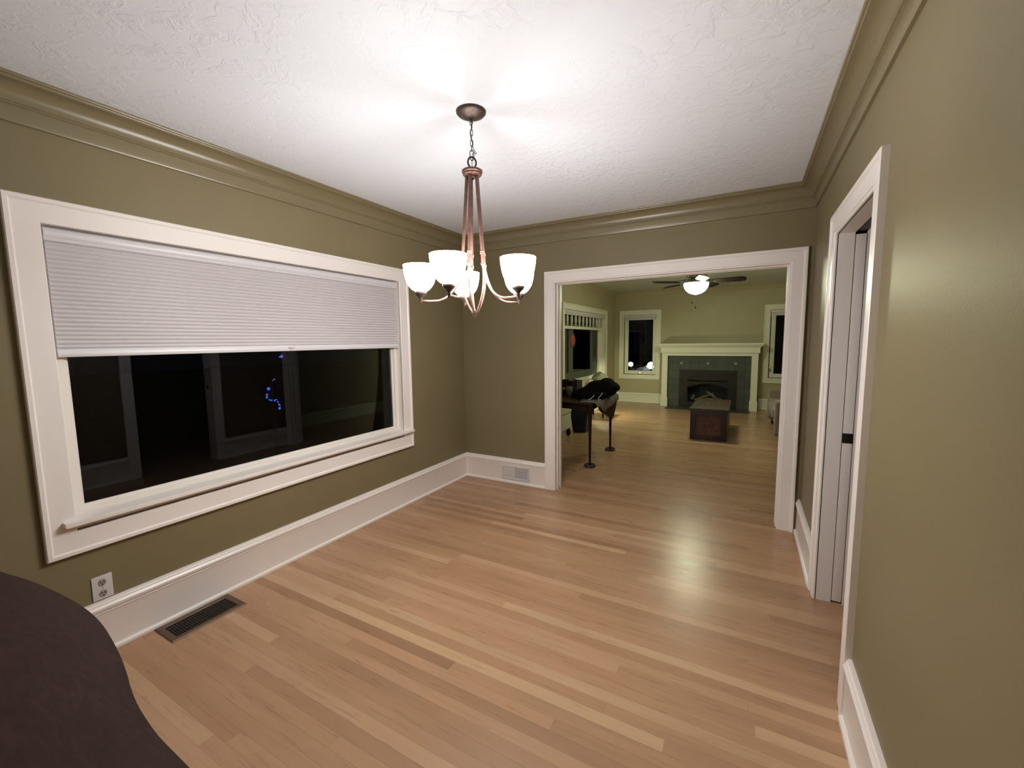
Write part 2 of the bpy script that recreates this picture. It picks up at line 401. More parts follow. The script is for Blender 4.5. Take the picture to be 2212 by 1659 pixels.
# ---------------------------------------------------------------- big dining window
win = sthing('window_1', (0, (WY0+WY1)/2, WZ0))
bm = bmesh.new(); frame(bm, lambda a, b, d: (d, a, b), WY0, WY1, WZ0, WZ1, CASW, True); obj('window_casing', bm, 'white', win, True, 30)
bm = bmesh.new()
box(bm, -T, .004, WY0-.012, WY0, WZ0-.012, WZ1+.012); box(bm, -T, .004, WY1, WY1+.012, WZ0-.012, WZ1+.012)
box(bm, -T, .004, WY0, WY1, WZ1, WZ1+.012); box(bm, -T, .004, WY0, WY1, WZ0-.012, WZ0)
obj('window_jamb', bm, 'white', win)
bm = bmesh.new(); box(bm, -.045, .058, WY0-.046, WY1+.088, .676, .700, bev=.006)
box(bm, .02, .034, WY0-.03, WY1+.07, .66, .677, bev=.003)
obj('window_sill', bm, 'white', win, True)
GY0, GY1, GZ0, GZ1 = -3.088, -1.023, .738, 1.97
SASH = [(0, 0), (0, .012), (.006, .020), (.014, .020), (.016, .034), (.060, .034), (.060, 0)]
bm = bmesh.new(); frame(bm, lambda a, b, d: (-.085+d, a, b), GY0, GY1, GZ0, GZ1, SASH, True)
obj('window_frame', bm, 'vinyl', win, True, 30)
bm = bmesh.new(); box(bm, -.080, -.076, GY0-.005, GY1+.005, GZ0-.005, GZ1+.005); obj('window_pane', bm, 'glass', win)

# pleated shade of that window
sh = thing('pleated_window_shade', 'wide white pleated cellular shade pulled halfway down over the big dining room window', 'window shade', (-.02, -2.07, 1.45))
sy0, sy1 = WY0+.010, WY1-.012
bm = bmesh.new()
pr = [(-.045, 2.024), (-.012, 2.024), (-.004, 2.016), (-.001, 2.000), (-.004, 1.986), (-.010, 1.981), (-.008, 1.979), (-.005, 1.972), (-.009, 1.966), (-.045, 1.966)]
extrude_prof(bm, pr, lambda d, q, z: (d, q, z), sy0, sy1); obj('headrail', bm, 'shaderail', sh, True, 40)
bm = bmesh.new(); pts = []; n = 24; z0, z1 = 1.486, 1.966; hh = (z1-z0)/n
for i in range(n):
    # closer pleats towards the bottom where the cells stack
    za = z1-hh*i; pts += [(-.022, za), (-.015, za-hh*.3), (-.0125, za-hh*.5), (-.015, za-hh*.7)]
pts.append((-.022, z0))
pts2 = [(-.040, z) for _, z in pts[::-1]]
extrude_prof(bm, pts+pts2, lambda d, q, z: (d, q, z), sy0+.004, sy1-.004); obj('pleated_fabric', bm, 'shadefab', sh)
bm = bmesh.new(); pr = [(-.042, 1.487), (-.012, 1.487), (-.008, 1.480), (-.004, 1.474), (-.004, 1.456), (-.008, 1.450), (-.042, 1.450)]
extrude_prof(bm, pr, lambda d, q, z: (d, q, z), sy0+.002, sy1-.002); obj('bottom_rail', bm, 'shaderail', sh, True, 40)
bm = bmesh.new(); lathe(bm, [(0, 0), (.018, .001), (.024, .006), (.022, .010), (.01, .013), (0, .013)], (0, 0, 0), 16, 1.0, .5)
bmesh.ops.rotate(bm, verts=bm.verts, cent=(0, 0, 0), matrix=Matrix.Rotation(PI/2, 3, 'Z'))
bmesh.ops.translate(bm, verts=bm.verts, vec=(.001, -2.012, 1.467)); obj('pull_handle', bm, 'shaderail', sh, True)

# ---------------------------------------------------------------- outlet, vents
o = thing('wall_outlet', 'white duplex wall outlet on the olive wall below the big window', 'outlet', (.003, -3.08, .262))
B('cover_plate', 'plastic', o, (0, .006, -3.118, -3.042, .268, .386), bev=.002)
for zc in (.352, .297):
    bm = bmesh.new(); lathe(bm, [(0, 0), (.0175, 0), (.0175, .003), (.016, .004), (0, .004)], (0, 0, 0), 20, 1, .85)
    bmesh.ops.rotate(bm, verts=bm.verts, cent=(0,0,0), matrix=Matrix.Rotation(PI/2, 3, 'Y')); bmesh.ops.translate(bm, verts=bm.verts, vec=(.005, -3.08, zc))
    s = obj('socket', bm, mat('socket plastic', (.30, .27, .26), .4) if 'sockm' not in M else M['sockm'], o, True); M['sockm'] = s.data.materials[0]
    B('socket_slot', 'slot', s, (.0088, .0100, -3.0875, -3.0845, zc-.001, zc+.008), (.0088, .0100, -3.0755, -3.0725, zc-.001, zc+.009), (.0088, .0100, -3.0815, -3.0785, zc-.011, zc-.006))
B('plate_screw', 'silver', o, (.0055, .0068, -3.082, -3.078, .3225, .3265), bev=.0005)

o = thing('baseboard_vent', 'white metal register set in the baseboard beside the wide cased opening', 'vent', (.64, -.018, .03))
bm = bmesh.new(); frame(bm, lambda a, b, d: (a, -.0165-d, b), .500, .780, .062, .168, [(0, 0), (0, .006), (.004, .010), (.020, .010), (.024, .004), (.024, 0)], True)
obj('vent_frame', bm, 'plastic', o)
B('vent_back', 'slot', o, (.498, .782, -.0185, -.0170, .060, .170))
B('damper_plate', 'plastic', o, (.500, .636, -.024, -.0186, .062, .168), bev=.0015)
for k in range(7):
    zc = .071+.0148*k
    bm = bmesh.new(); poly(bm, [(.638, -.0188, zc+.003), (.638, -.0265, zc-.003), (.638, -.0265, zc-.0055), (.638, -.0188, zc+.0005)], (.142, 0, 0)); obj('vent_slat', bm, 'plastic', o)
B('damper_lever', 'plastic', o, (.789, .793, -.034, -.0262, .10, .135), bev=.001)

o = thing('floor_register', 'brown metal floor register with dark grille set in the oak floor below the big window', 'floor vent', (.135, -2.728, 0))
bm = bmesh.new(); frame(bm, lambda a, b, d: (a, b, d), .066, .200, -2.878, -2.578, [(0, 0), (0, .003), (.004, .006), (.028, .006), (.034, .0015), (.034, 0)], True); obj('register_frame', bm, 'register', o, True, 30)
B('register_back', 'slot', o, (.066, .200, -2.878, -2.578, .0002, .0008))
bm = bmesh.new()
for k in range(24):
    yy = -2.872+.01245*k; box(bm, .068, .198, yy, yy+.0048, .0008, .0042)
for xx in (.098, .131, .165): box(bm, xx, xx+.004, -2.877, -2.579, .0008, .0046)
obj('register_grille', bm, 'registerdark', o)

# ---------------------------------------------------------------- chandelier
CX, CY = 1.515, -2.027
ch = thing('chandelier', 'copper toned five arm chandelier with lit white glass shades hanging from the ceiling', 'chandelier', (CX, CY, H))
bm = bmesh.new(); lathe(bm, [(0, H-.036), (.010, H-.036), (.014, H-.030), (.036, H-.028), (.040, H-.025), (.062, H-.016), (.071, H-.007), (.072, H-.001), (0, H-.001)], (CX, CY, 0), 36); obj('canopy', bm, 'darkbronze', ch, True, 50)
bm = bmesh.new(); lathe(bm, [(0, -.05), (.006, -.048), (.008, -.042), (.005, -.037), (0, -.036)], (CX, CY, H), 12)
tube(bm, [(CX+.008*math.cos(a), CY, H-.052+.010*math.sin(a)) for a in [2*PI*k/12 for k in range(12)]], .0018, 6, True); obj('canopy_loop', bm, 'darkbronze', ch, True)
zc = H-.072
for i in range(6):
    L, r = (.030, .0062) if i < 5 else (.046, .0095)
    if i == 5: zc -= .008
    a = .5 if i % 2 else .5+PI/2
    pts = []
    for k in range(16):
        t = 2*PI*k/16; u = r*math.cos(t); w = (L/2-r)*(1 if math.sin(t) > 0 else -1)+r*math.sin(t)
        pts.append((CX+u*math.cos(a), CY+u*math.sin(a), zc+w))
    bm = bmesh.new(); tube(bm, pts, .0016 if i < 5 else .0021, 6, True); obj('chain_link', bm, 'blackiron', ch, True)
    zc -= L-.006
bm = bmesh.new()
cp = [(CX, CY, H-.04)]+[(CX+.004*math.sin(k*1.7), CY+.004*math.cos(k*1.3), H-.05-.022*k) for k in range(1, 6)]+[(CX+.012, CY+.004, 2.415), (CX+.022, CY+.006, 2.402), (CX+.020, CY+.006, 2.395), (CX+.010, CY, 2.408), (CX+.003, CY, 2.40), (CX, CY, 2.36), (CX, CY, 2.33)]
tube(bm, cp, .0016, 6); obj('lamp_cord', bm, 'blackiron', ch, True)
bm = bmesh.new(); a = .9
tube(bm, [(CX+.0205*math.cos(t)*math.cos(a), CY+.0205*math.cos(t)*math.sin(a), 2.361+.0255*math.sin(t)) for t in [2*PI*k/24 for k in range(24)]], .0046, 8, True)
lathe(bm, [(0, .014), (.009, .010), (.011, .002), (.009, -.004)], (CX, CY, 2.326), 14); obj('hanging_ring', bm, 'darkbronze', ch, True)
bm = bmesh.new(); lathe(bm, [(0, 2.326), (.044, 2.326), (.050, 2.322), (.050, 2.314), (.046, 2.310), (.046, 2.303), (.042, 2.299), (.020, 2.297), (.018, 2.290), (.007, 2.288), (.006, 2.280), (0, 2.279)], (CX, CY, 0), 36); obj('top_plate', bm, 'bronze', ch, True, 35)
PH = 4.8755; RA = .2708
bm = bmesh.new(); lathe(bm, [(0, 1.618), (.004, 1.619), (.007, 1.626), (.008, 1.634), (.005, 1.640), (.007, 1.645), (.007, 1.652), (0, 1.657)], (CX, CY, 0), 14); obj('finial', bm, 'bronze', ch, True)
def bez(p0, p1, p2, p3, n):
    return [((1-t)**3*p0[0]+3*(1-t)**2*t*p1[0]+3*(1-t)*t*t*p2[0]+t**3*p3[0], (1-t)**3*p0[1]+3*(1-t)**2*t*p1[1]+3*(1-t)*t*t*p2[1]+t**3*p3[1]) for t in [i/n for i in range(n+1)]]
for k in range(5):
    a = PH-k*2*PI/5; ca, sa = math.cos(a), math.sin(a)
    R = lambda r, z: (CX+r*ca, CY+r*sa, z)
    bm = bmesh.new(); tube(bm, [R(.027, 2.300), R(.034, 2.20), R(.043, 2.08), R(.053, 1.95), R(.060, 1.862)], .0082, 8); ro = obj('rod', bm, 'bronze', ch, True)
    for zz, rc in ((1.930, .0545), (1.876, .0588)):
        bm = bmesh.new(); lathe(bm, [(0, -.006), (.0108, -.006), (.0114, -.0035), (.0098, 0), (.0114, .0035), (.0108, .006), (0, .006)], R(rc, zz), 12); obj('rod_collar', bm, 'bronze', ro, True)
    bm = bmesh.new()
    pts = bez((.0605, 1.868), (.073, 1.800), (.105, 1.712), (.190, 1.702), 14)+[(.225, 1.7015), (RA-.002, 1.704)]
    tube(bm, [R(*p) for p in pts], .0062, 8)
    arm = obj('arm', bm, 'bronze', ch, True)
    bm = bmesh.new()
    pts = bez((.0585, 1.868), (.070, 1.790), (.055, 1.700), (.004, 1.632), 14)
    tube(bm, [R(*p) for p in pts], .0055, 8); obj('lower_stay', bm, 'bronze', ch, True)
    bm = bmesh.new(); lathe(bm, [(0, 1.692), (.005, 1.693), (.0075, 1.700), (.0075, 1.716), (.012, 1.722), (.026, 1.737), (.029, 1.741), (.029, 1.749), (.026, 1.752), (0, 1.752)], R(RA, 0), 24); obj('shade_holder', bm, 'darkbronze', arm, True, 40)
    prof = [(.022, 1.753), (.036, 1.756), (.046, 1.764), (.058, 1.778), (.068, 1.796), (.075, 1.820), (.080, 1.848), (.0825, 1.878)]
    inner = [(r-.0035, z) for r, z in prof[::-1]]
    bm = bmesh.new(); lathe(bm, prof+[(.0810, 1.879)]+inner+[(.0, 1.756)], R(RA, 0), 32)
    s = obj('glass_shade', bm, 'bulbglow', arm, True, 60)
    s.data.materials.append(M['bulbglow2'])
    for pl in s.data.polygons:
        n_, c_ = pl.normal, pl.center; rad = Vector((c_.x-CX-RA*ca, c_.y-CY-RA*sa, 0))
        if rad.dot(n_) < 0 and c_.z > 1.757 or n_.z > .9: pl.material_index = 1
    bm = bmesh.new(); lathe(bm, [(0, 1.757), (.012, 1.758), (.012, 1.775), (.016, 1.782), (.026, 1.805), (.028, 1.820), (.022, 1.838), (0, 1.846)], R(RA, 0), 16); obj('bulb', bm, 'bulb', arm, True, 60)
    ld = bpy.data.lights.new('bulb_light', 'POINT'); ld.energy = 3.4; ld.color = (1, .97, .95); ld.shadow_soft_size = .014
    lo = bpy.data.objects.new('bulb_light', ld); C.objects.link(lo); lo.location = (CX+RA*ca, CY+RA*sa, 1.862)

# ---------------------------------------------------------------- serpentine sideboard in the foreground
sb = thing('sideboard', 'dark brown wooden sideboard with a curved serpentine top in the bottom left foreground', 'sideboard', (1.3, -3.8, 0))
ctr = [(.50, -3.62), (.60, -3.60), (.72, -3.575), (.86, -3.558), (.984, -3.542), (1.108, -3.519), (1.248, -3.503), (1.393, -3.494), (1.508, -3.497), (1.628, -3.513), (1.716, -3.528), (1.823, -3.553), (1.921, -3.564), (1.973, -3.566), (2.043, -3.567), (2.13, -3.570), (2.16, -3.60)]
# smooth the measured edge
def smooth(c, it=2):
    for _ in range(it):
        q = [c[0]]
        for p0, p1 in zip(c, c[1:]): q += [(p0[0]*.75+p1[0]*.25, p0[1]*.75+p1[1]*.25), (p0[0]*.25+p1[0]*.75, p0[1]*.25+p1[1]*.75)]
        c = q+[c[-1]]
    return c
ed = smooth(ctr)
bm = bmesh.new()
poly(bm, [(x, y, .874) for x, y in ed]+[(2.16, -4.03, .874), (.50, -4.03, .874)], (0, 0, .026))
es = [e for e in bm.edges if abs(e.verts[0].co.z-e.verts[1].co.z) < 1e-6]
bmesh.ops.bevel(bm, geom=es, offset=.007, segments=3, affect='EDGES')
obj('tabletop', bm, 'walnut', sb, True, 40)
bm = bmesh.new(); poly(bm, [(x*.96+.053, y-.035, .16) for x, y in ed]+[(2.125, -4.02, .16), (.535, -4.02, .16)], (0, 0, .714)); obj('carcass', bm, 'walnut', sb, True, 30)
for (x, y) in ((.60, -3.70), (2.06, -3.68), (.60, -3.97), (2.06, -3.97)):
    bm = bmesh.new(); lathe(bm, [(0, 0), (.02, 0), (.016, .03), (.026, .10), (.03, .165), (0, .165)], (x, y, 0), 14); obj('leg', bm, 'walnut', sb, True)
for x0, x1 in ((.62, 1.09), (1.11, 1.58), (1.60, 2.05)):
    for z0, z1 in ((.20, .50), (.53, .83)):
        xs = [x0+(x1-x0)*i/8 for i in range(9)]
        def fy(x):
            for p, q in zip(ed, ed[1:]):
                if p[0] <= (x-.053)/.96 <= q[0] and q[0] > p[0]: return p[1]-.035+(q[1]-p[1])*((x-.053)/.96-p[0])/(q[0]-p[0])
            return -3.6
        bm = bmesh.new(); poly(bm, [(x, fy(x)+.013, z0) for x in xs]+[(x, fy(x)+.0005, z0) for x in xs[::-1]], (0, 0, z1-z0)); dr = obj('drawer', bm, 'walnut', sb, True, 30)
        xm = (x0+x1)/2; bm = bmesh.new(); ellipsoid(bm, (xm, fy(xm)+.024, (z0+z1)/2), (.014, .012, .014), 0, 2); obj('knob', bm, 'darkbronze', dr, True)

# ---------------------------------------------------------------- living room shell
LW = dict(y0=3.16, y1=5.60, z0=.68, z1=2.045)       # opening of the side window
wallslab('wall_living_left', 'sage', X(LX0-T-.05, LX0), T, LY1, 0, LH, [(LW['y0']-.01, LW['y1']+.01, LW['z0']-.01, LW['z1']+.01)])
FW = [(.120, .860), (3.120, 3.860)]; FZ0, FZ1 = .665, 2.070
wallslab('wall_living_far', 'sage', Y(LY1, LY1+T), LX0-T, LX1+T, 0, LH, [(a-.01, b+.01, FZ0-.01, FZ1+.01) for a, b in FW])
wallslab('wall_living_right', 'sage', X(LX1, LX1+T), T, LY1, 0, LH, [])
def small_crown(name, P, q0, q1):
    pr = [(0, LH), (.055, LH), (.052, LH-.012), (.03, LH-.028), (.018, LH-.05), (.014, LH-.055), (.014, LH-.115), (.010, LH-.122), (0, LH-.123)]
    bm = bmesh.new(); extrude_prof(bm, pr, P, q0, q1, 1, 1); struct(obj(name, bm, 'sage', None, True, 40))
small_crown('trim_11', lambda d, q, z: (LX0+d, q, z), T, LY1)
small_crown('trim_12', lambda d, q, z: (q, LY1-d, z), LX0, LX1)
small_crown('trim_13', lambda d, q, z: (LX1-d, q, z), T, LY1)
BZ = [(d, z*.86) for d, z in BASE]
def base2(name, P, segs):
    bm = bmesh.new()
    for q0, q1, a, b in segs: extrude_prof(bm, BZ, P, q0, q1, a, b)
    struct(obj(name, bm, 'cream', None, True, 30))
base2('baseboard_living_left', lambda d, q, z: (LX0+d, q, z), [(T+.001, LY1, 0, 1)])
base2('baseboard_living_far', lambda d, q, z: (q, LY1-d, z), [(LX0, 1.03, 1, 0), (2.97, LX1, 0, 1)])
base2('baseboard_living_right', lambda d, q, z: (LX1-d, q, z), [(T+.001, LY1, 0, 1)])

def far_window(name, x0, x1, mirror):
    w = sthing(name, ((x0+x1)/2, LY1, FZ0))
    bm = bmesh.new(); frame(bm, lambda a, b, d: (a, LY1-d, b), x0, x1, FZ0, FZ1, CASW, True); obj('window_casing', bm, 'cream', w, True, 30)
    bm = bmesh.new(); yy0, yy1 = LY1-.004, LY1+T
    box(bm, x0-.01, x0, yy0, yy1, FZ0-.01, FZ1+.01); box(bm, x1, x1+.01, yy0, yy1, FZ0-.01, FZ1+.01); box(bm, x0, x1, yy0, yy1, FZ1, FZ1+.01); box(bm, x0, x1, yy0, yy1, FZ0-.01, FZ0)
    obj('window_jamb', bm, 'cream', w)
    bm = bmesh.new(); frame(bm, lambda a, b, d: (a, LY1+.055-d, b), x0+.098, x1-.078, .757, 1.985, [(0, 0), (0, .012), (.008, .02), (.03, .02), (.033, .035), (.08, .035), (.08, 0)], True)
    obj('window_frame', bm, 'cream', w, True, 30)
    B('window_pane', 'glass', w, (x0+.09, x1-.07, LY1+.045, LY1+.049, .75, 1.99))
    xm = (x0+x1)/2
    bm = bmesh.new(); box(bm, xm-.05, xm+.05, LY1+.003, LY1+.022, .700, .716, bev=.003); tube(bm, [(xm, LY1+.012, .718), (xm+.03, LY1-.004, .728), (xm+.06, LY1-.008, .722)], .005, 6)
    obj('crank_handle', bm, 'chrome', w, True)
    xl = x1-.035 if not mirror else x0+.035
    B('sash_latch', 'chrome', w, (xl-.012, xl+.012, LY1+.003, LY1+.022, .80, .90), bev=.003)
    b = thing('rolled_window_blind', ('small white blind rolled up at the top of the window left of the fireplace' if not mirror else 'small white blind rolled up at the top of the window right of the fireplace'), 'window blind', (xm, LY1, 1.96), 'rolled up blinds beside the fireplace')
    B('headrail', 'shaderail', b, (x0+.006, x1-.006, LY1-.018, LY1+.018, 2.018, 2.066), bev=.004)
    B('gathered_fabric', 'shadefab', b, (x0+.01, x1-.01, LY1-.010, LY1+.016, 1.975, 2.017), bev=.004)
    B('bottom_rail', 'shaderail', b, (x0+.008, x1-.008, LY1-.014, LY1+.018, 1.952, 1.9745), bev=.003)
    return w
far_window('window_2', *FW[0], False); far_window('window_3', *FW[1], True)

w = sthing('window_4', (LX0, 4.4, .68)); y0, y1, z0, z1 = LW['y0'], LW['y1'], LW['z0'], LW['z1']
bm = bmesh.new(); frame(bm, lambda a, b, d: (LX0+d, a, b), y0, y1, z0, z1, CASW, True); obj('window_casing', bm, 'cream', w, True, 30)
bm = bmesh.new(); xa, xb = LX0-T-.05, LX0+.004
box(bm, xa, xb, y0-.01, y0, z0-.01, z1+.01); box(bm, xa, xb, y1, y1+.01, z0-.01, z1+.01); box(bm, xa, xb, y0, y1, z1, z1+.01); box(bm, xa, xb, y0, y1, z0-.01, z0)
obj('window_jamb', bm, 'cream', w)
XG = LX0-.15
M['sash'] = mat('dark grey green sash', (.10, .115, .085), .5)  # stiles and rails get a darker grey green than the cream frame
bm = bmesh.new()
box(bm, XG, XG+.03, 3.16, 3.24, .68, 2.04); box(bm, XG, XG+.03, 5.48, 5.60, .68, 2.04); box(bm, XG, XG+.03, 3.24, 5.48, .68, .74); box(bm, XG, XG+.03, 3.24, 5.48, 1.98, 2.04)
obj('window_frame', bm, 'cream', w)
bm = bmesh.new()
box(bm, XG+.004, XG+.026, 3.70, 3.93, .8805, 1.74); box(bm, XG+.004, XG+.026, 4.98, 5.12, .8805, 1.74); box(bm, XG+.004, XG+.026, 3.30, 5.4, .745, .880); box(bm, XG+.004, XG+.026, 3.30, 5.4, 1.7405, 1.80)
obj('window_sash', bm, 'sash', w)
B('window_pane', 'glass', w, (XG+.012, XG+.016, 3.24, 5.48, .74, 1.98))
# transom rail and pointed bars
B('transom_rail', 'cream', w, (LX0-.06, LX0-.02, y0, y1, 1.705, 1.757), bev=.004)
for k in range(12):
    yc = y0+.05+(y1-y0-.10)*k/11
    bm = bmesh.new(); h = .2
    out = [(-.030, 1.757+h), (.030, 1.757+h), (.032, 1.757+h*.55), (.022, 1.757+h*.3), (.006, 1.757), (-.006, 1.757), (-.018, 1.757+h*.3), (-.028, 1.757+h*.55)]
    poly(bm, [(LX0-.054, yc+a, b) for a, b in out], (.022, 0, 0)); obj('transom_bar', bm, 'cream', w)
b = thing('side_window_blind', 'white blind bunched at the top of the wide living room side window with pointed bars', 'window blind', (LX0, 4.38, 1.93))
B('headrail', 'shaderail', b, (LX0-.045, LX0+.010, y0+.006, y1-.006, 1.995, 2.040), bev=.004)
B('gathered_fabric', 'shadefab', b, (LX0-.040, LX0+.004, y0+.01, y1-.01, 1.958, 1.994), bev=.004)
# red ornament on the glass side
og = thing('hanging_ornament', 'small red terracotta face ornament hanging in the living room side window', 'ornament', (LX0+.03, 3.50, 1.58))
bm = bmesh.new(); ellipsoid(bm, (LX0+.034, 3.50, 1.49), (.026, .105, .105), 0, 3)
for k in range(10):
    a = 2*PI*k/10; ellipsoid(bm, (LX0+.03, 3.50+.105*math.cos(a), 1.49+.105*math.sin(a)), (.014, .026, .026), 0, 2)
obj('face_disc', bm, 'terracotta', og, True)
bm = bmesh.new(); ellipsoid(bm, (LX0+.06, 3.50, 1.485), (.012, .012, .03), 0, 2); ellipsoid(bm, (LX0+.055, 3.465, 1.515), (.008, .014, .01), 0, 2); ellipsoid(bm, (LX0+.055, 3.535, 1.515), (.008, .014, .01), 0, 2); ellipsoid(bm, (LX0+.055, 3.50, 1.445), (.008, .03, .008), 0, 2)
obj('face_relief', bm, 'terracotta', og, True)
bm = bmesh.new(); tube(bm, [(LX0+.03, 3.50, 1.60), (LX0+.031, 3.50, 1.75), (LX0+.0345, 3.50, 1.9945)], .0015, 5); obj('hanging_string', bm, 'cord', og)

# ---------------------------------------------------------------- fireplace
fp = thing('fireplace', 'cream painted fireplace mantel with grey green tile surround and black gas insert', 'fireplace', (1.995, 6.2, 0))
def leg(x0, x1):
    bm = bmesh.new(); box(bm, x0, x1, 6.11, LY1-.0005, .205, 1.13); 
    poly(bm, [(x0-.014, 6.095, 0), (x1+.014, 6.095, 0), (x1+.014, 6.095, .19), (x1, 6.095, .215), (x0, 6.095, .215), (x0-.014, 6.095, .19)], (0, LY1-.0005-6.095, 0))
    obj('mantel_leg', bm, 'cream', fp, True, 30)
leg(1.062, 1.180); leg(2.812, 2.930)
B('mantel_lintel', 'cream', fp, (1.062, 2.930, 6.11, LY1-.0005, 1.1305, 1.190))
bm = bmesh.new()
poly(bm, [(1.036, 6.085, 1.190), (1.036, 6.075, 1.20), (1.036, 6.075, 1.305), (1.036, LY1-.0005, 1.305), (1.036, LY1-.0005, 1.190)], (1.920, 0, 0))
obj('mantel_frieze', bm, 'cream', fp)
def prof3(bm, pr, xa, xb, yb):
    """moulding returning on both ends: (extra overhang, z)"""
    r = []
    for e, z in pr: r.append([bm.verts.new(p) for p in ((xa-e, yb, z), (xa-e, 6.075-e, z), (xb+e, 6.075-e, z), (xb+e, yb, z))])
    for a, b_ in zip(r, r[1:]):
        for k in range(4): bm.faces.new((a[k], a[(k+1) % 4], b_[(k+1) % 4], b_[k]))
    bm.faces.new(r[0]); bm.faces.new(r[-1][::-1])
bm = bmesh.new(); prof3(bm, [(.0, 1.305), (.012, 1.308), (.016, 1.318), (.034, 1.335), (.050, 1.352), (.054, 1.362), (.062, 1.364), (.066, 1.370), (.066, 1.392), (.062, 1.398)], 1.036, 2.956, LY1-.0005)
obj('mantel_shelf', bm, 'cream', fp, True, 30)
bm = bmesh.new()
box(bm, 1.1805, 1.43, 6.165, LY1-.002, .006, 1.130); box(bm, 2.55, 2.8115, 6.165, LY1-.002, .006, 1.130); box(bm, 1.43, 2.55, 6.165, LY1-.002, .82, 1.130)
ts = obj('tile_surround', bm, 'tile', fp)
for i, x in enumerate((1.465, 1.995, 2.525)):
    bm = bmesh.new()
    for k in range(5):
        a = 2*PI*k/5+.3; ellipsoid(bm, (x+.018*math.cos(a), 6.162, .968+.018*math.sin(a)), (.015, .005, .015), 0, 2)
    ellipsoid(bm, (x, 6.160, .968), (.010, .006, .010), 0, 2)
    f = obj('flower_relief', bm, mat('pale flower glaze', (.30, .30, .24), .5) if 'flw' not in M else M['flw'], ts, True); M['flw'] = f.data.materials[0]
struct(B('trim_14', 'tile', None, (1.20, 2.81, 5.72, 6.094, 0, .006)))
bm = bmesh.new()
fr = [(1.4305, .006), (1.4305, .8195), (2.5495, .8195), (2.5495, .006)]
arch = [(1.602+.78*i/16, .455+.085*math.sin(PI*i/16)) for i in range(17)]
# insert face built as strips round the arched opening
yF = 6.135
def quad(a, b, c, d): 
    poly(bm, [(p[0], yF, p[1]) for p in (a, b, c, d)], (0, .03, 0))
quad((1.4305, .006), (1.602, .006), (1.602, .8195), (1.4305, .8195)); quad((2.382, .006), (2.5495, .006), (2.5495, .8195), (2.382, .8195))
quad((1.602, .006), (2.382, .006), (2.382, .125), (1.602, .125))
for p, q in zip(arch, arch[1:]): quad(p, q, (q[0], .578), (p[0], .578))
quad((1.602, .603), (2.382, .603), (2.382, .8195), (1.602, .8195))
ins = obj('gas_insert', bm, 'insert', fp)
bm = bmesh.new(); tube(bm, [(1.615, 6.130, .13)]+[(x, 6.130, z-.012) for x, z in arch]+[(2.37, 6.130, .13)], .010, 6); obj('insert_arch_trim', bm, 'soot', ins, True)
bm = bmesh.new(); box(bm, 1.4305, 2.5495, LY1-.03, LY1-.003, .006, .8195); box(bm, 1.4305, 1.46, 6.166, LY1-.03, .006, .8195); box(bm, 2.52, 2.5495, 6.166, LY1-.03, .006, .8195); box(bm, 1.46, 2.52, 6.166, LY1-.03, .79, .8195); box(bm, 1.46, 2.52, 6.166, LY1-.03, .006, .12)
obj('firebox', bm, 'soot', ins)
for (p, q, r) in (((1.72, 6.30, .155), (2.28, 6.33, .18), .035), ((1.80, 6.27, .17), (2.12, 6.36, .30), .030), ((2.25, 6.26, .16), (1.98, 6.35, .34), .028), ((1.68, 6.24, .16), (1.74, 6.25, .26), .030)):
    bm = bmesh.new(); P_, Q_ = Vector(p), Vector(q); tube(bm, [P_.lerp(Q_, t) for t in (0, .25, .5, .75, 1)], [r*.8, r, r*1.05, r*.95, r*.7], 9); obj('ceramic_log', bm, 'log', ins, True)

# ---------------------------------------------------------------- ceiling fan
FX, FY = 2.0, 3.3
fn = thing('ceiling_fan', 'dark bladed ceiling fan with a lit white glass bowl on the living room ceiling', 'ceiling fan', (FX, FY, LH))
bm = bmesh.new(); lathe(bm, [(0, LH-.001), (.10, LH-.001), (.112, LH-.02), (.108, LH-.05), (.125, LH-.07), (.150, LH-.10), (.155, LH-.16), (.145, LH-.20), (.12, LH-.215), (0, LH-.215)], (FX, FY, 0), 40); obj('motor_housing', bm, 'chrome', fn, True, 40)
bm = bmesh.new(); lathe(bm, [(.06, 2.416), (.08, 2.405), (.13, 2.396), (.185, 2.372), (.20, 2.352), (.195, 2.338), (.178, 2.334), (.178, 2.345), (0, 2.35)], (FX, FY, 0), 40)
obj('light_fitter', bm, 'chrome', fn, True, 40)
bm = bmesh.new(); lathe(bm, [(.174, 2.338)]+[(.176*math.cos(PI/2*k/8), 2.332-.160*math.sin(PI/2*k/8)) for k in range(9)], (FX, FY, 0), 40); obj('glass_bowl', bm, 'fanglow', fn, True, 60)
bm = bmesh.new(); lathe(bm, [(0, 2.155), (.008, 2.157), (.010, 2.165), (.018, 2.170), (0, 2.173)], (FX, FY, 0), 14); obj('bowl_finial', bm, 'chrome', fn, True)
